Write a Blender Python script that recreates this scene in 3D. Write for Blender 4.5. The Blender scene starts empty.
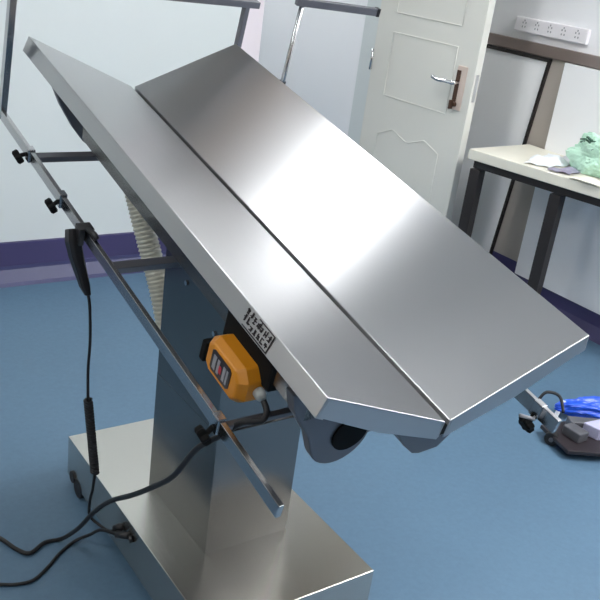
import bpy, bmesh, math, random
from mathutils import Vector, Matrix, noise
random.seed(4)
C = bpy.context.scene.collection
SC = bpy.context.scene
R = math.radians

# ------------------------------------------------------------------ camera
cam_d = bpy.data.cameras.new('camera'); cam = bpy.data.objects.new('camera', cam_d); C.objects.link(cam)
cam_d.sensor_width = 36; cam_d.sensor_fit = 'HORIZONTAL'; cam_d.lens = 862.7 / 600 * 36
cam_d.clip_start = .02
cam.matrix_world = (Matrix.Translation((0, 0, 1.5)) @ Matrix.Rotation(R(-37.156), 4, 'Z')
                    @ Matrix.Rotation(R(67.483), 4, 'X') @ Matrix.Rotation(R(7.967), 4, 'Z'))
SC.camera = cam
# ------------------------------------------------------------------ world and exposure
w = bpy.data.worlds.new('world'); SC.world = w; w.use_nodes = True
w.node_tree.nodes['Background'].inputs[0].default_value = (1, 1, 1, 1)
w.node_tree.nodes['Background'].inputs[1].default_value = .3
SC.view_settings.view_transform = 'Standard'; SC.view_settings.look = 'None'
SC.view_settings.gamma = 1; SC.view_settings.use_curve_mapping = False
SC.view_settings.exposure = 0.10
LAMP = 13.0            # strength of the ceiling light panels
LAMP_COL = (.98, 1.0, 1.0)

# ------------------------------------------------------------------ materials
def srgb(r, g, b):
    f = lambda c: (c/255/12.92) if c/255 <= .04045 else ((c/255+.055)/1.055)**2.4
    return (f(r), f(g), f(b), 1)
def mat(name, col, rough=.5, metal=0, noise_amt=0, scale=8, bump=0, bscale=60, emit=0, coat=0, spec=.5):
    m = bpy.data.materials.new(name); m.use_nodes = True
    N = m.node_tree.nodes; Lk = m.node_tree.links; b = N['Principled BSDF']
    b.inputs['Base Color'].default_value = col; b.inputs['Roughness'].default_value = rough
    b.inputs['Metallic'].default_value = metal; b.inputs['Specular IOR Level'].default_value = spec
    b.inputs['Coat Weight'].default_value = coat
    tc = N.new('ShaderNodeTexCoord')
    if noise_amt:
        n = N.new('ShaderNodeTexNoise'); n.inputs['Scale'].default_value = scale; n.inputs['Detail'].default_value = 5
        Lk.new(tc.outputs['Object'], n.inputs['Vector'])
        mx = N.new('ShaderNodeMix'); mx.data_type = 'RGBA'
        mx.inputs['A'].default_value = tuple(c*(1-noise_amt) for c in col[:3])+(1,)
        mx.inputs['B'].default_value = tuple(min(1, c*(1+noise_amt)) for c in col[:3])+(1,)
        Lk.new(n.outputs['Fac'], mx.inputs['Factor']); Lk.new(mx.outputs['Result'], b.inputs['Base Color'])
    if bump:
        n = N.new('ShaderNodeTexNoise'); n.inputs['Scale'].default_value = bscale; n.inputs['Detail'].default_value = 4
        Lk.new(tc.outputs['Object'], n.inputs['Vector'])
        bp = N.new('ShaderNodeBump'); bp.inputs['Strength'].default_value = bump; bp.inputs['Distance'].default_value = .01
        Lk.new(n.outputs['Fac'], bp.inputs['Height']); Lk.new(bp.outputs['Normal'], b.inputs['Normal'])
    if emit:
        b.inputs['Emission Color'].default_value = col; b.inputs['Emission Strength'].default_value = emit
    return m
def steel(name, col, rough, aniso, tan, stretch, var=.05):
    """brushed stainless steel: fine streaks along `tan` (world direction), highlights spread across them"""
    m = bpy.data.materials.new(name); m.use_nodes = True
    N = m.node_tree.nodes; Lk = m.node_tree.links; b = N['Principled BSDF']
    b.inputs['Metallic'].default_value = 1; b.inputs['Base Color'].default_value = col
    b.inputs['Anisotropic'].default_value = aniso
    if aniso:
        v = N.new('ShaderNodeCombineXYZ')
        for i in range(3): v.inputs[i].default_value = tan[i]
        g = N.new('ShaderNodeNewGeometry'); cr = N.new('ShaderNodeVectorMath'); cr.operation = 'CROSS_PRODUCT'
        Lk.new(g.outputs['True Normal'], cr.inputs[0]); Lk.new(v.outputs[0], cr.inputs[1])
        nz = N.new('ShaderNodeVectorMath'); nz.operation = 'NORMALIZE'; Lk.new(cr.outputs[0], nz.inputs[0])
        Lk.new(nz.outputs[0], b.inputs['Tangent'])
    tc = N.new('ShaderNodeTexCoord'); mp = N.new('ShaderNodeMapping'); mp.inputs['Scale'].default_value = stretch
    Lk.new(tc.outputs['Object'], mp.inputs['Vector'])
    n = N.new('ShaderNodeTexNoise'); n.inputs['Scale'].default_value = 6; n.inputs['Detail'].default_value = 6
    Lk.new(mp.outputs[0], n.inputs['Vector'])
    mr = N.new('ShaderNodeMapRange'); mr.inputs['To Min'].default_value = rough-var; mr.inputs['To Max'].default_value = rough+var
    Lk.new(n.outputs['Fac'], mr.inputs['Value']); Lk.new(mr.outputs[0], b.inputs['Roughness'])
    return m
O = Vector((.99091628, 1.51325388, .93396171))
rA = Vector((1, -.000525, .000144)); uA = Vector((.000482, .976396, .215990)); nA = Vector((-.000254, -.215990, .976396))
M_top = steel('brushed_steel_top', (.50, .50, .51, 1), .33, .90, uA+.03*rA+.02*nA, (40, 1.2, 1.2), .03)
M_flange = steel('brushed_steel_edge', (.50, .48, .45, 1), .38, .4, uA+.03*rA+.02*nA, (1, 1.2, 40))
M_base = steel('brushed_steel_base', (.58, .56, .52, 1), .24, .8, (.03, 1, .04), (40, 1.5, 20))
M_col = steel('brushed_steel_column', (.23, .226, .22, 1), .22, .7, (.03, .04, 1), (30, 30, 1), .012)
M_bar = steel('steel_bar', (.50, .50, .51, 1), .25, 0, uA, (30, 2, 30))
M_chrome = mat('chrome', (.65, .65, .66, 1), .12, 1, .03)
M_frame = mat('grey_painted_frame', srgb(112, 112, 118), .45, .6, .08)
M_black = mat('black_plastic', (.012, .012, .014, 1), .4, 0, .2, 30)
M_void = mat('matt_black', (.006, .006, .006, 1), .8, 0, .1, spec=.2)
M_rubber = mat('black_rubber', (.010, .010, .012, 1), .6, 0, .2, 30)
M_orange = mat('orange_plastic', srgb(214, 138, 28), .42, 0, .05, 20)
M_panelblk = mat('dark_panel', srgb(42, 36, 40), .35, 0, .1)
M_red = mat('red_button', srgb(190, 40, 50), .4, 0, .05)
M_silver = mat('silver_button', srgb(150, 150, 155), .4, 0, .05)
M_lamp_ind = mat('grey_connector', srgb(176, 180, 178), .45, 0, .05)
M_hose = mat('ivory_hose', srgb(196, 194, 180), .5, 0, .06, 30)
M_wall = mat('white_wall_paint', srgb(216, 222, 222), .45, 0, .015, 3, .04, 40)
M_wall_r = mat('warm_white_wall', srgb(243, 243, 246), .4, 0, .015, 3, .04, 40)
M_ceil = mat('ceiling_paint', srgb(214, 214, 212), .8, 0, .02, 3)
M_soffit = mat('brown_pelmet', srgb(150, 134, 122), .5, 0, .1)
M_taupe = mat('taupe_strip', srgb(176, 168, 160), .5, 0, .05)
M_dark = mat('dark_taupe_wall', srgb(112, 100, 92), .5, 0, .1, 2)
M_warm = mat('warm_cream_wall', srgb(232, 222, 206), .5, 0, .02, 3)
M_casing = mat('door_casing_white', srgb(232, 222, 228), .4, 0, .01)
M_door = mat('door_cream_white', srgb(222, 221, 213), .38, 0, .02, 3)
M_plate = mat('ivory_brass_plate', srgb(222, 204, 192), .3, .3, .05)
M_bronze = mat('dark_bronze', srgb(92, 70, 60), .3, .8, .1)
M_skirt = mat('purple_vinyl', srgb(66, 61, 102), .45, 0, .08, 6)
M_skirt2 = mat('light_purple_vinyl', srgb(60, 62, 102), .45, 0, .08, 6)
M_rail = mat('brown_steel_rail', srgb(150, 136, 132), .35, .7, .15, 5)
M_trim = mat('black_trim', srgb(36, 32, 32), .4, 0, .1)
M_board = mat('white_board', srgb(244, 244, 246), .35, 0, .01)
M_socket = mat('socket_white', srgb(240, 236, 240), .35, 0, .01)
M_deskt = mat('cream_desk_top', srgb(226, 222, 208), .4, 0, .03, 12)
M_deskf = mat('black_desk_frame', srgb(44, 40, 40), .45, .2, .1)
M_paper = mat('white_paper', srgb(228, 232, 236), .5, 0, .02)
M_foil = mat('grey_violet_packaging', srgb(150, 144, 166), .35, .2, .1, 15)
M_green = mat('pale_green_plastic', srgb(188, 226, 204), .3, 0, .25, 20)
M_dkgreen = mat('dark_green_print', srgb(40, 88, 66), .4, 0, .2)
M_blue = mat('blue_plastic', srgb(34, 84, 208), .3, 0, .2, 12)
M_greybox = mat('pale_violet_grey', srgb(176, 176, 204), .5, 0, .06)
M_diff = mat('light_diffuser', LAMP_COL + (1,), .5, 0, emit=LAMP)

def floor_mat():
    m = bpy.data.materials.new('blue_vinyl_floor'); m.use_nodes = True
    N = m.node_tree.nodes; Lk = m.node_tree.links; b = N['Principled BSDF']
    tc = N.new('ShaderNodeTexCoord')
    n1 = N.new('ShaderNodeTexNoise'); n1.inputs['Scale'].default_value = 2.2; n1.inputs['Detail'].default_value = 4
    n2 = N.new('ShaderNodeTexNoise'); n2.inputs['Scale'].default_value = 70; n2.inputs['Detail'].default_value = 3
    for n in (n1, n2): Lk.new(tc.outputs['Object'], n.inputs['Vector'])
    ad = N.new('ShaderNodeMath'); ad.operation = 'ADD'
    Lk.new(n1.outputs['Fac'], ad.inputs[0]); Lk.new(n2.outputs['Fac'], ad.inputs[1])
    cr = N.new('ShaderNodeValToRGB')
    cr.color_ramp.elements[0].position = .35; cr.color_ramp.elements[0].color = srgb(78, 105, 128)
    cr.color_ramp.elements[1].position = .75; cr.color_ramp.elements[1].color = srgb(86, 115, 139)
    md = N.new('ShaderNodeMath'); md.operation = 'MULTIPLY'; md.inputs[1].default_value = .5
    Lk.new(ad.outputs[0], md.inputs[0]); Lk.new(md.outputs[0], cr.inputs['Fac']); Lk.new(cr.outputs['Color'], b.inputs['Base Color'])
    b.inputs['Roughness'].default_value = .5
    return m
M_floor = floor_mat()

# ------------------------------------------------------------------ mesh helpers (all shapes are given in world metres)
def obj(name, bm, m, parent=None, smooth=False, bevel=0):
    me = bpy.data.meshes.new(name)
    bmesh.ops.recalc_face_normals(bm, faces=bm.faces[:])
    vs = [v.co for v in bm.verts]
    lo = Vector([min(v[i] for v in vs) for i in range(3)]); hi = Vector([max(v[i] for v in vs) for i in range(3)])
    ctr = Vector(((lo.x+hi.x)/2, (lo.y+hi.y)/2, (lo.z+hi.z)/2 if parent else lo.z))
    bmesh.ops.translate(bm, verts=bm.verts[:], vec=-ctr)
    bm.to_mesh(me); bm.free(); me.materials.append(m)
    o = bpy.data.objects.new(name, me); C.objects.link(o)
    o['_w'] = list(ctr)
    o.location = ctr - (Vector(parent['_w']) if parent else Vector((0, 0, 0)))
    if parent: o.parent = parent
    if smooth:
        for f in me.polygons: f.use_smooth = True
    if bevel:
        md = o.modifiers.new('bevel', 'BEVEL'); md.width = bevel; md.segments = 2; md.limit_method = 'ANGLE'; md.angle_limit = R(40)
    return o
def thing(name, loc, label, cat, group=None):
    o = bpy.data.objects.new(name, None); C.objects.link(o); o.location = loc; o['_w'] = list(loc)
    o.empty_display_size = .05
    return tag(o, label, cat, group)
def tag(o, label, cat, group=None):
    o['label'] = label; o['category'] = cat
    if group: o['group'] = group
    return o
def struct(name, bm, m, bevel=0):
    o = obj(name, bm, m, None, bevel=bevel); o['kind'] = 'structure'; return o
def B(): return bmesh.new()
def box(bm, x0, x1, y0, y1, z0, z1, X=None):
    vs = [Vector((x, y, z)) for x in (x0, x1) for y in (y0, y1) for z in (z0, z1)]
    if X: vs = [X(v) for v in vs]
    v = [bm.verts.new(p) for p in vs]
    for f in ((0, 1, 3, 2), (4, 6, 7, 5), (0, 4, 5, 1), (2, 3, 7, 6), (0, 2, 6, 4), (1, 5, 7, 3)):
        bm.faces.new([v[i] for i in f])
    return bm
def TL(v): return O + v[0]*rA + v[1]*uA + v[2]*nA            # table frame (across, along, up) -> world
def lbox(bm, r0, r1, u0, u1, n0, n1): return box(bm, r0, r1, u0, u1, n0, n1, TL)
def prism(bm, poly, a0, a1, axis, X=None):
    """polygon extruded along an axis; poly holds the two other coordinates in order"""
    def mk(p, a):
        l = list(p); l.insert(axis, a); v = Vector(l); return X(v) if X else v
    A = [bm.verts.new(mk(p, a0)) for p in poly]; Z = [bm.verts.new(mk(p, a1)) for p in poly]
    bm.faces.new(A); bm.faces.new(Z[::-1])
    for i in range(len(poly)):
        j = (i+1) % len(poly); bm.faces.new((A[i], Z[i], Z[j], A[j]))
    return bm
def tube(bm, pts, rad, seg=12, smooth_n=0, caps=True):
    pts = [Vector(p) for p in pts]
    if smooth_n: pts = spline(pts, smooth_n)
    rads = rad if isinstance(rad, (list, tuple)) else [rad]*len(pts)
    rings = []; prev = None
    for i, p in enumerate(pts):
        t = (pts[min(i+1, len(pts)-1)]-pts[max(i-1, 0)])
        if t.length < 1e-9: t = Vector((0, 0, 1))
        t.normalize()
        if prev is None:
            a = t.orthogonal().normalized()
        else:
            a = prev - t*prev.dot(t); a.normalize()
        prev = a; b = t.cross(a)
        rings.append([bm.verts.new(p + rads[i]*(math.cos(2*math.pi*k/seg)*a + math.sin(2*math.pi*k/seg)*b)) for k in range(seg)])
    for q in range(len(rings)-1):
        for k in range(seg):
            bm.faces.new((rings[q][k], rings[q][(k+1) % seg], rings[q+1][(k+1) % seg], rings[q+1][k]))
    if caps: bm.faces.new(rings[0][::-1]); bm.faces.new(rings[-1])
    return bm
def spline(P, n):
    out = []
    for i in range(len(P)-1):
        p0 = P[max(i-1, 0)]; p1 = P[i]; p2 = P[i+1]; p3 = P[min(i+2, len(P)-1)]
        for k in range(n):
            t = k/n
            out.append(.5*((2*p1)+(-p0+p2)*t+(2*p0-5*p1+4*p2-p3)*t*t+(-p0+3*p1-3*p2+p3)*t**3))
    out.append(P[-1]); return out
def bar(bm, p, q, wd, ht, up=Vector((0, 0, 1))):
    p = Vector(p); q = Vector(q); t = (q-p).normalized(); s = t.cross(up).normalized(); v = s.cross(t)
    c = []
    for e in (p, q):
        for a, b in ((-1, -1), (1, -1), (1, 1), (-1, 1)): c.append(bm.verts.new(e + s*a*wd/2 + v*b*ht/2))
    for f in ((0, 1, 2, 3), (4, 7, 6, 5), (0, 4, 5, 1), (1, 5, 6, 2), (2, 6, 7, 3), (3, 7, 4, 0)): bm.faces.new([c[i] for i in f])
    return bm
def knob_mesh(c, ax, r=.017, h=.022):
    """star knob with six lobes on a short neck"""
    bm = B(); ax = Vector(ax).normalized(); a = ax.orthogonal().normalized(); b = ax.cross(a); c = Vector(c)
    rings = []
    for t, s in ((0, .80), (.15, 1), (.8, 1), (1, .75)):
        rings.append([bm.verts.new(c + ax*h*t + (a*math.cos(k*math.pi/18)+b*math.sin(k*math.pi/18))*r*s*(1+.16*math.cos(6*k*math.pi/18))) for k in range(36)])
    for i in range(3):
        for k in range(36): bm.faces.new((rings[i][k], rings[i][(k+1) % 36], rings[i+1][(k+1) % 36], rings[i+1][k]))
    bm.faces.new(rings[0][::-1]); bm.faces.new(rings[-1])
    return bm

# ================================================================== SETTING
XR, YB, XL, YF, H = 3.29, 3.44, -2.3, -2.2, 2.8
struct('floor', box(B(), XL-.1, XR+.1, YF-.1, 6.2, -.05, 0), M_floor)
struct('ceiling', box(B(), XL-.1, XR+.1, YF-.1, 6.2, H, H+.05), M_ceil)
bm = B()
box(bm, XL, 2.17, YB, YB+.12, 0, H); box(bm, 2.86, XR, YB, YB+.12, 0, H); box(bm, 2.17, 2.86, YB, YB+.12, 2.06, H)
struct('wall_back', bm, M_wall)
struct('wall_right', box(B(), XR, XR+.1, YF, 6.1, 0, H), M_wall_r)
struct('wall_left', box(B(), XL-.1, XL, YF, 6.1, 1.0, H), M_warm)
struct('trim_6', box(B(), XL-.1, XL+.01, YF, 6.1, 0, 1.0), M_dark)
struct('wall_front', box(B(), XL, XR, YF-.1, YF, 0, H), M_dark)
struct('wall_corridor', box(B(), XL, XR, 6.1, 6.2, 0, H), M_wall)
# coved vinyl skirting
def skirt(name, x0, x1):
    o = struct(name, prism(B(), [(YB, .18), (YB-.012, .178), (YB-.012, .075), (YB, .07)], x0, x1, 0), M_skirt); return o
skirt('baseboard_back', XL, 2.066)
o = struct('trim_1', prism(B(), [(YB, .0749), (YB-.014, .0749), (YB-.016, .060), (YB-.045, .012), (YB-.06, .0), (YB, 0)], XL, 2.066, 0), M_skirt2)
struct('baseboard_right', prism(B(), [(XR, .18), (XR-.012, .178), (XR-.012, .06), (XR-.04, .0), (XR, 0)], YF, YB, 1,
                                lambda v: Vector((v[0], v[1], v[2]))), M_skirt)
# door casing (one frame round the opening)
bm = B(); box(bm, 2.068, 2.172, YB-.015, YB+.12, 0, 2.06); box(bm, 2.068, 2.172, YB-.015, YB+.12, 2.06, 2.14)
box(bm, 2.172, 2.90, YB-.015, YB+.12, 2.06, 2.14); box(bm, 2.862, 2.90, YB-.015, YB, 0, 2.06)
struct('trim_2', bm, M_casing, .004)
# ---- open door leaf
door = thing('door_1', (2.84, 3.42, 0), '', 'door'); del door['label']; del door['category']; door['kind'] = 'structure'
def DX(v):   # leaf frame: across thickness, along width from hinge, height
    d = Vector((2.87-2.826, 2.755-3.415, 0)).normalized(); s = Vector((-d.y, d.x, 0))
    return Vector((2.826, 3.415, 0)) + d*v[1] + s*v[0] + Vector((0, 0, v[2]))
box_ = box(B(), .0, .042, 0, .664, .012, 2.04, DX)
obj('door_leaf', box_, M_door, door, bevel=.003)
def mould(name, pts):
    bm = B()
    P = [DX(Vector((-.001, a, z))) for a, z in pts]; tube(bm, P+[P[0], P[1]], .0022, 8, caps=False); obj(name, bm, M_door, door, True)
def arched(a0, a1, z0, z1, up):
    pts = [(a0, z0 if up else z1), (a1, z0 if up else z1)]
    far = z1 if up else z0; s = .07 if up else -.07
    for k in range(13):
        t = k/12; x = a1+(a0-a1)*t; pts.append((x, far - s + s*math.sin(math.pi*t)*.9))
    return pts
mould('moulding', arched(.12, .54, 1.24, 1.88, True)); mould('moulding', [(.12, .85), (.54, .85), (.54, 1.15), (.12, 1.15)])
mould('moulding', [(.12, .18), (.54, .18), (.54, .66), (.44, .70), (.33, .66), (.22, .70), (.12, .66)])
lk = obj('lock_plate', box(B(), -.006, 0, .565, .622, .88, 1.075, DX), M_plate, door, bevel=.003)
obj('lock_shade', box(B(), -.009, -.006, .568, .590, .90, 1.055, DX), M_bronze, lk)  # dark strip stands in for the shadow on the plate's hinge side
bm = B(); tube(bm, [DX(Vector((-.008, .582, 1.0))), DX(Vector((-.05, .582, 1.0)))], .010, 14)
tube(bm, [DX(Vector((-.048, .588, 1.0))), DX(Vector((-.053, .55, 1.001))), DX(Vector((-.05, .50, .997))), DX(Vector((-.046, .458, 1.004)))], .0085, 12, 4)
obj('door_handle', bm, M_chrome, lk, True)
bm = B(); tube(bm, [DX(Vector((-.006, .588, .905))), DX(Vector((-.024, .588, .905)))], .011, 14); box(bm, -.045, -.022, .584, .592, .885, .925, DX)
obj('thumb_turn', bm, M_bronze, lk, bevel=.001)
obj('latch', box(B(), .012, .030, .664, .667, .93, 1.05, DX), M_chrome, door)
for z in (.25, 1.0, 1.8):
    bm = B(); tube(bm, [(2.822, 3.415, z-.05), (2.822, 3.415, z+.05)], .007, 10); obj('hinge', bm, M_chrome, door, True)

# ---- ceiling light panels, two of them added for their light
M_diff_hi = mat('strong_light_diffuser', LAMP_COL + (1,), .5, 0, emit=LAMP*1.5)
M_diff_r = mat('added_right_diffuser', LAMP_COL + (1,), .5, 0, emit=LAMP*2.7)
M_diff_lo = mat('added_weak_diffuser', LAMP_COL + (1,), .5, 0, emit=LAMP*.085)
def panel(x, y, sx, sy, label, m=None):
    t = thing('ceiling_light', (x, y, H-.03), label, 'ceiling light', 'ceiling light panels')
    bm = B()
    for a, b, c, d in ((-sx, sx, -sy, -sy+.03), (-sx, sx, sy-.03, sy), (-sx, -sx+.03, -sy, sy), (sx-.03, sx, -sy, sy)):
        box(bm, x+a, x+b, y+c, y+d, H-.03, H)
    obj('light_frame', bm, M_socket, t)
    obj('diffuser', box(B(), x-sx+.03, x+sx-.03, y-sy+.03, y+sy-.03, H-.02, H-.01), m or M_diff, t)
panel(1.35, 2.48, .6, .18, 'narrow bright ceiling light panel above the operating table', M_diff_hi)
panel(1.35, 2.86, .6, .19, 'added dim glowing panel next to the pelmet on the back wall', M_diff_lo)  # added glow, mirrored as a mid-bright zone in the steel top
panel(2.65, .25, .3, .75, 'added long light panel brightening the right wall', M_diff_r)  # added lamp that brightens the right wall
panel(-.9, 1.9, .6, .30, 'white ceiling light panel towards the left wall')
panel(1.6, -.4, .6, .30, 'white ceiling light panel nearest the front right corner')
panel(-.9, -.8, .6, .30, 'white ceiling light panel nearest the front left corner')
panel(2.2, 4.9, .6, .45, 'white ceiling light panel in the room behind the doorway')

struct('trim_4', box(B(), XL, XR, 3.02, YB, 2.50, H), M_soffit, .004)
# ---- right wall: dado rail, sockets, black-edged board, wall panel
struct('trim_3', box(B(), XR-.028, XR, YF, YB, 1.147, 1.200), M_rail, .004)
t = thing('socket_strip', (XR, 2.73, 1.24), 'white strip of five power sockets mounted on the right wall above the steel rail', 'socket strip')
obj('housing', box(B(), XR-.022, XR, 2.52, 2.945, 1.235, 1.30), M_socket, t, bevel=.004)
for k in range(5):
    y = 2.575+.078*k; bm = B()
    for dy, dz, a in ((-.009, .008, 0), (.009, .008, 0), (-.008, -.01, 0), (.008, -.01, 0), (0, .018, 0)):
        box(bm, XR-.0235, XR-.0215, y+dy-.0025, y+dy+.0025, 1.268+dz-.004, 1.268+dz+.004)
    obj('outlet', bm, M_silver, t)
t = thing('wall_board', (XR-.02, 2.95, .125), 'white board with thin black edge trim standing under the rail on the right wall', 'board')
bm = B(); prism(bm, [(2.695, 1.135), (2.79, .13), (3.40, .13), (3.40, 1.135)], XR-.018, XR-.0125, 0); obj('board_sheet', bm, M_board, t)
bm = B(); prism(bm, [(2.685, 1.145), (2.70, 1.128), (3.40, 1.128), (3.40, 1.145)], XR-.026, XR-.0121, 0)
prism(bm, [(2.685, 1.145), (2.700, 1.13), (2.790, .13), (2.778, .13)], XR-.026, XR-.0121, 0); obj('edge_trim', bm, M_trim, t)
struct('trim_5', box(B(), XR-.010, XR, 2.59, 2.80, .125, 1.146), M_taupe)
t = tag(obj('wall_panel', box(B(), XR-.028, XR-.0125, .2, 2.60, .125, 1.145), M_board, bevel=.003),
        'smooth white cladding panel behind the desk on the right wall', 'wall panel')

# ================================================================== OPERATING TABLE
T = thing('operating_table', (.99, 1.56, 0), 'stainless steel veterinary operating table with tilted V-shaped top on a column and heavy base', 'operating table')
# base
bm = B(); box(bm, .766, 1.212, 1.163, 1.982, .028, .150)
base = obj('base', bm, M_base, T, bevel=.002)
for x, y in ((.80, 1.90), (1.17, 1.90), (.80, 1.24), (1.17, 1.24)):
    bm = B(); tube(bm, [(x-.036, y, .028), (x-.004, y, .028)], .028, 20)
    tube(bm, [(x-.04, y+.035, .045), (x-.028, y+.035, .045)], .018, 12)
    if x > 1: bmesh.ops.translate(bm, verts=bm.verts[:], vec=(.03, 0, 0))
    obj('caster', bm, M_rubber, T, bevel=.003)
# column: outer sleeve and inner ram
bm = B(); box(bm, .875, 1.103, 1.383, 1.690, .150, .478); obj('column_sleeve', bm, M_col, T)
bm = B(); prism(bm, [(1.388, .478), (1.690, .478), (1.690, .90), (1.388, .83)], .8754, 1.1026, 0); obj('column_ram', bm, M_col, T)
for y, z in ((1.58, .762), (1.44, .70)):
    obj('bolt', tube(B(), [(.872, y, z), (.881, y, z)], .006, 10), M_chrome, T)
# underframe
NR_ = -.088
def uf(name, *a, m=M_frame, bevel=.002): return obj(name, lbox(B(), *a), m, T, bevel=bevel)
uf('side_rail', -.250, -.222, -.60, .385, -.004, .074, m=M_col); uf('side_rail', .222, .250, -.60, .385, -.004, .074, m=M_col)
for q in (-.498, -.016, .459): uf('cross_member', -.16, .16, q-.025, q+.025, NR_+.007, -.037)
uf('tilt_plate', -.11, .11, -.35, .25, -.075, -.055)
for s in (-1, 1):
    bm = B(); prism(bm, [(-.16, -.16), (.12, -.16), (.10, -.075), (-.12, -.075)], s*.085-.006, s*.085+.006, 0, TL); obj('tilt_bracket', bm, M_frame, T, bevel=.002)
# two top panels, folded down at their edges
def top_panel(side, w, a, label_):
    s = side; cx = math.cos(a)*w; nz = math.sin(a)*w; u0, u1 = -.677, .677; g = .0052
    bm = B()
    P = lambda f, d=0: (s*(g+(cx-g)*f), nz*f+.001*(1-f)-d)
    # one folded profile: sheet, flared outer flange with a return lip, short inner flange
    prof = [P(0), P(1), (s*(cx+.012), nz-.037), (s*(cx-.006), nz-.046), (s*(cx-.005), nz-.042), (s*(cx+.007), nz-.035),
            (s*(cx-.003), nz-.006), (s*(g+.003), -.003), (s*(g+.003), -.036), (s*g, -.036)]
    prism(bm, prof, u0, u1, 1, TL)
    for ua, ub in ((u0, u0+.004), (u1-.004, u1)):
        prism(bm, [P(.02, .003), P(.985, .003), (s*(cx+.009), nz-.036), (s*.16, .072-.053), (s*(g+.002), -.040)], ua+.0002, ub-.0002, 1, TL)
    o = obj('top_panel', bm, M_top, T, bevel=.0015)
    o['label'] = label_
    return o
pl = top_panel(-1, .3161, .4041, 'narrow-looking left half of the V top, with the sticker on its edge')
pr = top_panel(1, .3172, .4337, 'right half of the V top')
bm = B(); lbox(bm, -.0050, .0050, -.676, .676, -.030, -.010)
obj('gap_shade_strip', bm, M_void, T)  # black strip stands in for the shade in the gap between panels
# sticker on the long folded edge: outlined box with rows of small dark characters (flat print)
def FLG(v): return TL(Vector((-.2906-.012*(.124-v[2])/.037+v[0], v[1], v[2])))
def ink(bm, u0, u1, n0, n1, sh=0): prism(bm, [(u0, n0), (u1, n0+sh), (u1, n1+sh), (u0, n1)], -.0016, -.0004, 0, FLG)
bm = B()
U0, U1, N0, N1 = -.452, -.530, .0905, .120
for a in ((U0, U1, N0, N0+.0012), (U0-.03, U1, N1, N1+.0012), (U1, U1+.002, N0, N1), (U0-.04, U0-.0385, N1-.012, N1)): ink(bm, *a)
rr = random.Random(9)
for k in range(7):
    u0 = U0 + .004 - .0115*k
    for j in range(2):
        n0 = .0935 + .0125*j + (0.004 if k < 2 else 0)
        for q in range(4):
            if rr.random() < .5: a = rr.uniform(0, .006); ink(bm, u0-a, u0-a-.0014, n0+rr.uniform(0, .003), n0+rr.uniform(.007, .012))
            else: b_ = rr.uniform(0, .01); ink(bm, u0, u0-rr.uniform(.005, .009), n0+b_, n0+b_+.0011)
st = obj('warning_sticker', bm, M_panelblk, T); st['label'] = 'black printed characters in a thin outline on the folded edge'
# end hinge plates with a round black hub, near and far
def support(poly, u0, u1):
    bm = B(); prism(bm, poly, u0, u1, 1, TL); return obj('support_plate', bm, M_frame, T, bevel=.003)
def arcpts(cx, cn, rad, a0, a1, n=12): return [(cx+rad*math.cos(R(a0+(a1-a0)*k/n)), cn+rad*math.sin(R(a0+(a1-a0)*k/n))) for k in range(n+1)]
pt = support([(-.285, .060), (-.269, .017), (-.225, -.045)]+arcpts(-.150, -.066, .060, 205, 355)+[(-.085, .015)], -.600, -.575)
bm = B(); tube(bm, [TL(Vector((-.136, -.604, -.058))), TL(Vector((-.136, -.58, -.058)))], .036, 28); obj('hub', bm, M_void, pt)
support([(-.275, .070), (-.252, .030), (-.232, -.012), (-.194, -.072), (-.165, -.108), (-.138, -.130), (-.110, -.135), (-.095, -.10), (-.085, .01)], .575, .600)
bm = B(); prism(bm, [(-.090, -.018), (-.047, -.070), (-.018, -.096), (.0, -.101), (.042, -.098), (.060, -.076), (.095, -.018)], -.65, -.60, 1, TL)
obj('drain_channel', bm, M_frame, T, bevel=.003)
uf('hub_bracket', -.10, .10, -.60, -.53, -.07, -.02)
# side accessory rails, with arms, clamps and knobs
NR = -.088
def rr_at(s, u):   # the rails run very slightly askew to the top
    return (-.322-.0101*(u+.69)) if s < 0 else (.321-.0086*(u+.69))
def lbar(p, q, wd, ht, up=nA): return bar(B(), TL(Vector(p)), TL(Vector(q)), wd, ht, up)
def side(s):
    sr = obj('accessory_rail', lbar((rr_at(s, -.69), -.69, NR), (rr_at(s, .71), .71, NR), .010, .026 if s < 0 else .032), M_bar, T, bevel=.001)
    for q in (.459, -.016, -.498):
        r1 = rr_at(s, q)-s*.005
        obj('rail_arm', lbox(B(), min(s*.15, r1), max(s*.15, r1), q-(.013 if q > -.4 else .007), q+(.013 if q > -.4 else .007), NR-(.008 if q > -.4 else .004), NR+.006), M_frame, sr, bevel=.0015)
    return sr
srl = side(-1); srr = side(1)
def clamp(s, q, par, dq=.0, dr=.018, dn=-.008, kr=.0160):
    r0 = rr_at(s, q)
    cl = obj('clamp', lbox(B(), r0-.0085, r0+.0085, q-.012, q+.012, NR-.017, NR+.017), M_bar, par, bevel=.002)
    kc = Vector((r0-dr*(1 if s < 0 else 1), q+dq, NR+dn)); k = knob_mesh(TL(kc), -rA*.8-nA*.5, kr, .016)
    tube(k, [TL(Vector((r0-.008, q+dq*.5, NR+dn*.3))), TL(kc)], .005, 10)
    obj('knob', k, M_void, cl)
clamp(-1, .475, srl, .012); clamp(-1, .262, srl, -.006); clamp(-1, -.486, srl, -.002, .018, -.016)
clamp(1, -.637, srr, -.004, .014, -.026, .017)
obj('clamp_lever', tube(B(), [TL(Vector((.314, -.637, NR-.012))), TL(Vector((0.305, -0.648, -0.101))), TL(Vector((0.275, -0.634, -0.095)))], .004, 8), M_silver, srr, True)
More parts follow.
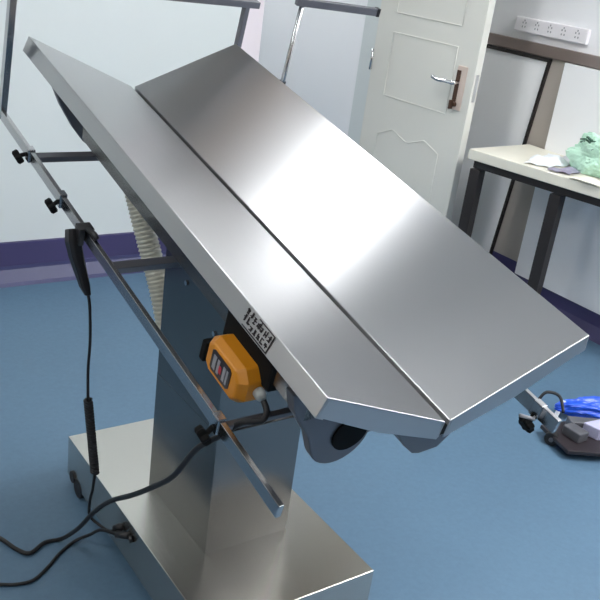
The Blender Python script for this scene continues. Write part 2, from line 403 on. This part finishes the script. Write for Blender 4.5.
# overhead drip frame on the rails
def tbar(name, p, q, wd, ht, parent, m=M_bar, up=nA):
    return obj(name, bar(B(), TL(Vector(p)), TL(Vector(q)), wd, ht, up), m, parent, bevel=.001)
ft = tbar('frame_post', (-.334, .700, NR-.012), (-.327, .700, .240), .016, .024, T, M_bar, uA)
tbar('frame_post', (.309, .702, NR-.012), (.312, .702, .236), .014, .020, T, M_frame, uA)
cb = tbar('frame_crossbar', (-.345, .701, .246), (.349, .703, .238), .024, .018, T, M_frame, nA)
# swivelling arm post on the right rail
ap = obj('arm_post', tube(B(), [TL(Vector((.323, .468, NR-.01))), TL(Vector((.323, .464, .336)))], .0065, 14), M_bar, T, True)
obj('post_sleeve', bar(B(), TL(Vector((.323, .468, NR-.018))), TL(Vector((.323, .467, .117))), .015, .015, uA), M_black, ap, bevel=.002)
tbar('swivel_arm', (.305, .466, .328), (.545, .436, .328), .016, .019, ap, M_frame, nA)
obj('end_cap', bar(B(), TL(Vector((.541, .4365, .328))), TL(Vector((.550, .4354, .328))), .018, .021, nA), M_black, ap)
# corrugated hose behind the column
bm = B(); P = spline([Vector(p) for p in ((.90, 1.98, .965), (.895, 1.93, .89), (.905, 1.885, .80), (.925, 1.85, .70), (.94, 1.81, .60), (.955, 1.78, .48), (.97, 1.77, .34), (.97, 1.77, .16))], 30)
rad = [.027 + .0022*math.sin(i*2*math.pi/3) for i in range(len(P))]
tube(bm, P, rad, 16); obj('corrugated_hose', bm, M_hose, T, True)
# black control box with orange actuator unit
obj('control_box', lbox(B(), -.256, -.150, -.505, -.340, -.024, .060), M_void, T, bevel=.006)
bm = B()
prof = [(-.352, -.050), (-.352, -.012), (-.372, .004), (-.462, .004), (-.482, -.016), (-.482, -.054), (-.464, -.070), (-.374, -.070)]
front = [(-.365, -.052), (-.365, -.014), (-.378, -.004), (-.456, -.004), (-.470, -.020), (-.470, -.052), (-.458, -.062), (-.378, -.062)]
A_ = [bm.verts.new(TL(Vector((-.244, p[0]-.003, p[1])))) for p in prof]
B_ = [bm.verts.new(TL(Vector((-.280, p[0]-.003, p[1])))) for p in prof]
C_ = [bm.verts.new(TL(Vector((-.296, p[0]-.003, p[1])))) for p in front]
bm.faces.new(A_); bm.faces.new(C_[::-1])
for S_, E_ in ((A_, B_), (B_, C_)):
    for i in range(8): bm.faces.new((S_[i], E_[i], E_[(i+1) % 8], S_[(i+1) % 8]))
ob = obj('control_unit', bm, M_orange, T, bevel=.004); ob['label'] = 'orange control unit'
pn = obj('display_panel', prism(B(), [(-.386, -.048), (-.386, -.014), (-.392, -.010), (-.446, -.010), (-.452, -.015), (-.452, -.048), (-.446, -.053), (-.392, -.053)], -.2975, -.295, 0, TL), M_panelblk, ob)
for k, (a, b, m_) in enumerate(((-.394, -.404, M_silver), (-.409, -.416, M_silver), (-.416, -.424, M_red), (-.429, -.437, M_silver), (-.440, -.445, M_silver))):
    bm = B(); lbox(bm, -.2985, -.297, b, a, -.046 if k != 2 else -.040, -.018 if k != 2 else -.026); obj('button', bm, m_, pn)
bm = B(); tube(bm, [TL(Vector((-.258, -.45, -.032))), TL(Vector((-.258, -.496, -.036))), TL(Vector((-.258, -.502, -.038)))], [.0105, .0105, .007], 18)
obj('cable_gland', bm, M_lamp_ind, ob, True)
obj('mounting_clip', lbox(B(), -.290, -.248, -.352, -.336, -.072, -.030), M_void, ob, bevel=.003)

# ---- hand control hanging on the rail with its coiled cord (a thing of its own)
hc = thing('hand_control', (.635, 1.57, .77), 'black hand control hooked over the left accessory rail with coiled cord hanging to the base', 'remote control')
bm = B()
sec = [((.640, 1.668, .878), .019, .012), ((.641, 1.664, .852), .021, .014), ((.645, 1.655, .82), .018, .013), ((.652, 1.642, .785), .015, .011), ((.657, 1.630, .758), .011, .010), ((.660, 1.619, .742), .006, .006)]
rg = []
sv = Vector((0, .93, -.36))
for c, a, b in sec:
    c = Vector(c)
    rg.append([bm.verts.new(c + sv*a*sx + Vector((1, 0, 0))*b*sz) for sx, sz in ((-1, -.6), (-.6, -1), (.6, -1), (1, -.6), (1, .6), (.6, 1), (-.6, 1), (-1, .6))])
for i in range(len(rg)-1):
    for k in range(8): bm.faces.new((rg[i][k], rg[i][(k+1) % 8], rg[i+1][(k+1) % 8], rg[i+1][k]))
bm.faces.new(rg[0][::-1]); bm.faces.new(rg[-1])
obj('handset', bm, M_black, hc, bevel=.002)
bm = B(); lbox(bm, -.350, -.318, .100, .130, NR+.0145, NR+.020); lbox(bm, -.350, -.338, .100, .130, NR-.020, NR+.016); lbox(bm, -.3225, -.317, .100, .130, NR-.016, NR+.016)
tube(bm, [TL(Vector((-.334, .100, NR+.020))), TL(Vector((-.330, .075, NR+.024))), TL(Vector((-.326, .065, NR+.016)))], .006, 10, 4)
obj('hook', bm, M_black, hc, bevel=.002)
bm = B()
tube(bm, [(.660, 1.622, .748), (.662, 1.612, .72), (.664, 1.607, .64), (.665, 1.615, .562), (.665, 1.608, .487)], .0032, 10, 6)
obj('cord', bm, M_rubber, hc, True); bm = B()
tube(bm, [(.670, 1.564, .323), (.686, 1.61, .24), (.70, 1.656, .174), (.715, 1.69, .10), (.733, 1.672, .078), (.744, 1.63, .085), (.752, 1.605, .108)], .0035, 10, 6)
obj('cord', bm, M_rubber, hc, True)
bm = B(); Pc = []
p0, p1 = Vector((.665, 1.608, .490)), Vector((.670, 1.564, .321))
for i in range(26*10+1):
    t = i/260; a = 2*math.pi*i/10; Pc.append(p0.lerp(p1, t)+Vector((math.cos(a), math.sin(a), 0))*.0075)
tube(bm, Pc, .0036, 7); obj('coiled_cord', bm, M_rubber, hc, True)
# plug on the base side
bm = B(); tube(bm, [(.748, 1.612, .104), (.757, 1.603, .112), (.765, 1.597, .112)], [.008, .010, .011], 14)
obj('plug', bm, M_black, hc, True)
bm = B(); tube(bm, [(.765, 1.545, .115), (.758, 1.547, .1135)], .009, 16); obj('socket_ring', bm, M_black, T)
# power cables
bm = B()
tube(bm, [(.732, 1.026, .788), (.728, 1.008, .778), (.716, 1.0, .770), (.702, 1.01, .765), (.695, 1.035, .748), (.675, 1.063, .712), (.655, 1.10, .668), (.645, 1.155, .580), (.643, 1.24, .498), (.645, 1.32, .428), (.655, 1.44, .33),
          (.662, 1.54, .23), (.664, 1.64, .11), (.660, 1.735, .012), (.62, 1.745, .0062), (.575, 1.722, .0062), (.55, 1.75, .0062), (.525, 1.81, .0062), (.46, 1.93, .0062), (.35, 2.0, .0062)], .0055, 12, 8)
tag(obj('power_cable', bm, M_rubber, None, True), 'black power cable curving from the orange control unit past the column down to the floor', 'cable')
bm = B()
tube(bm, [(.750, 1.575, .108), (.742, 1.60, .10), (.733, 1.66, .07), (.722, 1.70, .03), (.69, 1.72, .0055), (.640, 1.692, .0045), (.60, 1.658, .0045), (.555, 1.628, .0045), (.52, 1.628, .0045), (.48, 1.645, .0045), (.40, 1.70, .0045)], .0042, 12, 8)
pc = tag(obj('mains_lead', bm, M_rubber, None, True), 'thinner black lead plugged into the table base and trailing left over the floor', 'cable')
bm = B(); tube(bm, [(.764, 1.560, .114), (.745, 1.590, .103)], .0095, 14); obj('plug', bm, M_black, pc, True)

# ================================================================== DESK
dk = thing('desk', (3.02, 2.2, 0), 'desk with thick cream top on black steel legs against the right wall', 'desk')
d0 = Vector((2.735, 2.574, 0)); dd = Vector((.068, -.647, 0)).normalized(); dn = Vector((-dd.y, dd.x, 0))
fl_ = Vector((2.800, 2.625, 0)); fr_ = Vector((2.905, 1.60, 0)); 
bm = B()
FL = (2.815, 2.645); 
dirv = Vector((2.935-2.815, 2.045-2.645, 0)).normalized()
FR = Vector((2.815, 2.645, 0))+dirv*1.5
poly = [FL, (FR.x, FR.y), (3.260, FR.y), (3.260, 2.690)]
prism(bm, poly, .705, .75, 2); obj('desk_top', bm, M_deskt, dk, bevel=.003)
sv_ = Vector((-dirv.y, dirv.x, 0))
if sv_.x < 0: sv_ = -sv_
def along(a, b, z): p = Vector((FL[0], FL[1], 0))+dirv*a+sv_*b; return (p.x, p.y, z)
bm = B(); bar(bm, along(.03, .035, .688), along(1.47, .035, .688), .04, .033); obj('front_beam', bm, M_deskf, dk)
bm = B(); bar(bm, along(.055, .05, .684), along(.055, .38, .684), .04, .040); obj('end_beam', bm, M_deskf, dk)
for a in (.045, .445, 1.43):
    bm = B(); bar(bm, along(a, .035, 0), along(a, .035, .665), .05, .05, Vector((dirv.x, dirv.y, 0))); obj('leg', bm, M_deskf, dk, bevel=.002)

def crumple(name, pts, z, amp, m, label, cat, seed, n=14, thick=.003, parent=None, fr=9):
    """a crumpled sheet over a quadrilateral footprint"""
    bm = B(); a, b, c, d = [Vector((p[0], p[1], 0)) for p in pts]; g = []
    for i in range(n+1):
        row = []
        for j in range(n+1):
            s, t = i/n, j/n; p = a.lerp(b, s).lerp(d.lerp(c, s), t)
            h = abs(noise.noise(Vector((p.x*fr+seed, p.y*fr, seed*1.7))))*amp*(.25+math.sin(math.pi*min(1, s*1.0))*.9)*(.3+math.sin(math.pi*t))
            j_ = Vector((noise.noise(p*11+Vector((seed, 0, 0))), noise.noise(p*11+Vector((0, seed, 0))), 0))*.018
            row.append(bm.verts.new(p+j_+Vector((0, 0, z+thick+h))))
        g.append(row)
    for i in range(n):
        for j in range(n): bm.faces.new((g[i][j], g[i+1][j], g[i+1][j+1], g[i][j+1]))
    o = obj(name, bm, m, parent)
    md = o.modifiers.new('solid', 'SOLIDIFY'); md.thickness = thick; md.offset = -1 
    if not parent: tag(o, label, cat)
    return o
crumple('paper_sheet', [(2.89, 2.39), (2.95, 2.30), (3.21, 2.33), (3.19, 2.52)], .751, .085, M_paper, 'crumpled white plastic sheet lying on the desk left of the green bag', 'sheet', 3)
crumple('packaging_wrapper', [(2.90, 2.275), (2.95, 2.19), (3.08, 2.22), (3.04, 2.29)], .752, .085, M_foil, 'grey violet wrapper crumpled between white sheet and green bag on the desk', 'wrapper', 7)
crumple('paper_scrap', [(2.90, 2.16), (2.93, 2.02), (2.99, 2.03), (2.99, 2.16)], .752, .03, M_deskt, 'small cream paper scrap near the front edge of the desk', 'paper', 12)
# green bag
bm = B(); bmesh.ops.create_icosphere(bm, subdivisions=5, radius=1)
for v in bm.verts:
    d = v.co.normalized(); k = 1 + .28*noise.noise(d*2.2+Vector((3, 1, 7))) + .16*abs(noise.noise(d*6)) + .05*noise.noise(d*14)
    v.co = Vector((d.x*.075*k, d.y*.155*k, max(-.06, d.z*.105*k)))
    v.co += Vector((3.12, 2.17, .812))
gb = tag(obj('plastic_bag', bm, M_green, None, False), 'crumpled pale green plastic bag with dark print on the right of the desk', 'bag')
bm = B()
for k in range(9):
    an = random.uniform(-.9, .9); c = Vector((3.12-.06*math.cos(an), 2.17+.12*abs(math.sin(an)), .875+random.uniform(-.025, .02)))
    bar(bm, c, c+Vector((random.uniform(-.01, .01), random.uniform(.015, .03), random.uniform(-.012, .012))), .012, .006)
obj('bag_print', bm, M_dkgreen, gb)

# ================================================================== ROLLING STAND AND CLUTTER ON THE FLOOR, RIGHT
rs = thing('rolling_stand', (2.45, 1.6, 0), 'grey steel rolling stand base with black casters on the floor right of the table', 'stand')
obj('stand_leg', bar(B(), (2.42, 1.545, .058), (2.76, 1.34, .058), .045, .040), M_frame, rs, bevel=.003)
obj('base_plate', prism(B(), [(2.345, 1.60), (2.30, 1.44), (2.40, 1.38), (2.62, 1.32), (2.68, 1.45), (2.47, 1.58)], .026, .040, 2), M_panelblk, rs, bevel=.002)
def caster(x, y):
    bm = B(); tube(bm, [(x-.012, y-.006, .025), (x+.012, y+.006, .025)], .025, 20); w_ = obj('caster_wheel', bm, M_rubber, rs, bevel=.003)
    bm = B(); tube(bm, [(x-.016, y-.008, .025), (x+.016, y+.008, .025)], .008, 12); obj('axle', bm, M_frame, w_)
caster(2.335, 1.535); caster(2.66, 1.36); caster(2.62, 1.50)
bm = B(); tube(bm, [(2.44, 1.70, .07), (2.46, 1.69, .10), (2.50, 1.66, .09), (2.49, 1.62, .045)], .006, 8, 5); obj('cable_loop', bm, M_rubber, rs, True)
obj('support_block', box(B(), 2.37, 2.42, 1.455, 1.53, .04, .075), M_frame, rs, bevel=.004)
# carton, blue bag, strap
bm = B(); prism(bm, [(2.44, 1.50), (2.455, 1.44), (2.66, 1.36), (2.80, 1.36), (2.76, 1.45), (2.60, 1.485)], .0405, .085, 2)
tag(obj('carton', bm, M_greybox, None, bevel=.004), 'pale grey violet box lying on the rolling stand in front of the blue bag', 'box')
bm = B(); bmesh.ops.create_icosphere(bm, subdivisions=5, radius=1)
for v in bm.verts:
    d = v.co.normalized(); k = 1 + .25*noise.noise(d*2.0+Vector((9, 4, 2))) + .10*abs(noise.noise(d*7))
    v.co = Vector((d.x*.17*k, d.y*.045*k, max(-.040, d.z*.038*k)))
bmesh.ops.rotate(bm, verts=bm.verts[:], matrix=Matrix.Rotation(R(-28), 3, 'Z'))
bmesh.ops.translate(bm, verts=bm.verts[:], vec=(2.67, 1.585, .041))
tag(obj('blue_bag', bm, M_blue, None, False), 'bright blue plastic bag slumped on the floor behind the grey box', 'bag')
bm = B(); bar(bm, (2.490, 1.648, .012), (2.540, 1.664, .062), .016, .008, Vector((0, 0, 1)))
tag(obj('white_tool', bm, M_paper, None, bevel=.002), 'short white plastic strip standing up beside the blue bag', 'strip')
bm = B(); tube(bm, [(2.40, 1.345, .004), (2.46, 1.345, .004), (2.54, 1.30, .004), (2.62, 1.27, .004)], .0035, 8, 5)
tag(obj('white_string', bm, M_paper, None, True), 'thin white string on the floor in front of the rolling stand', 'string')
for o in bpy.data.objects:
    if '_w' in o: del o['_w']
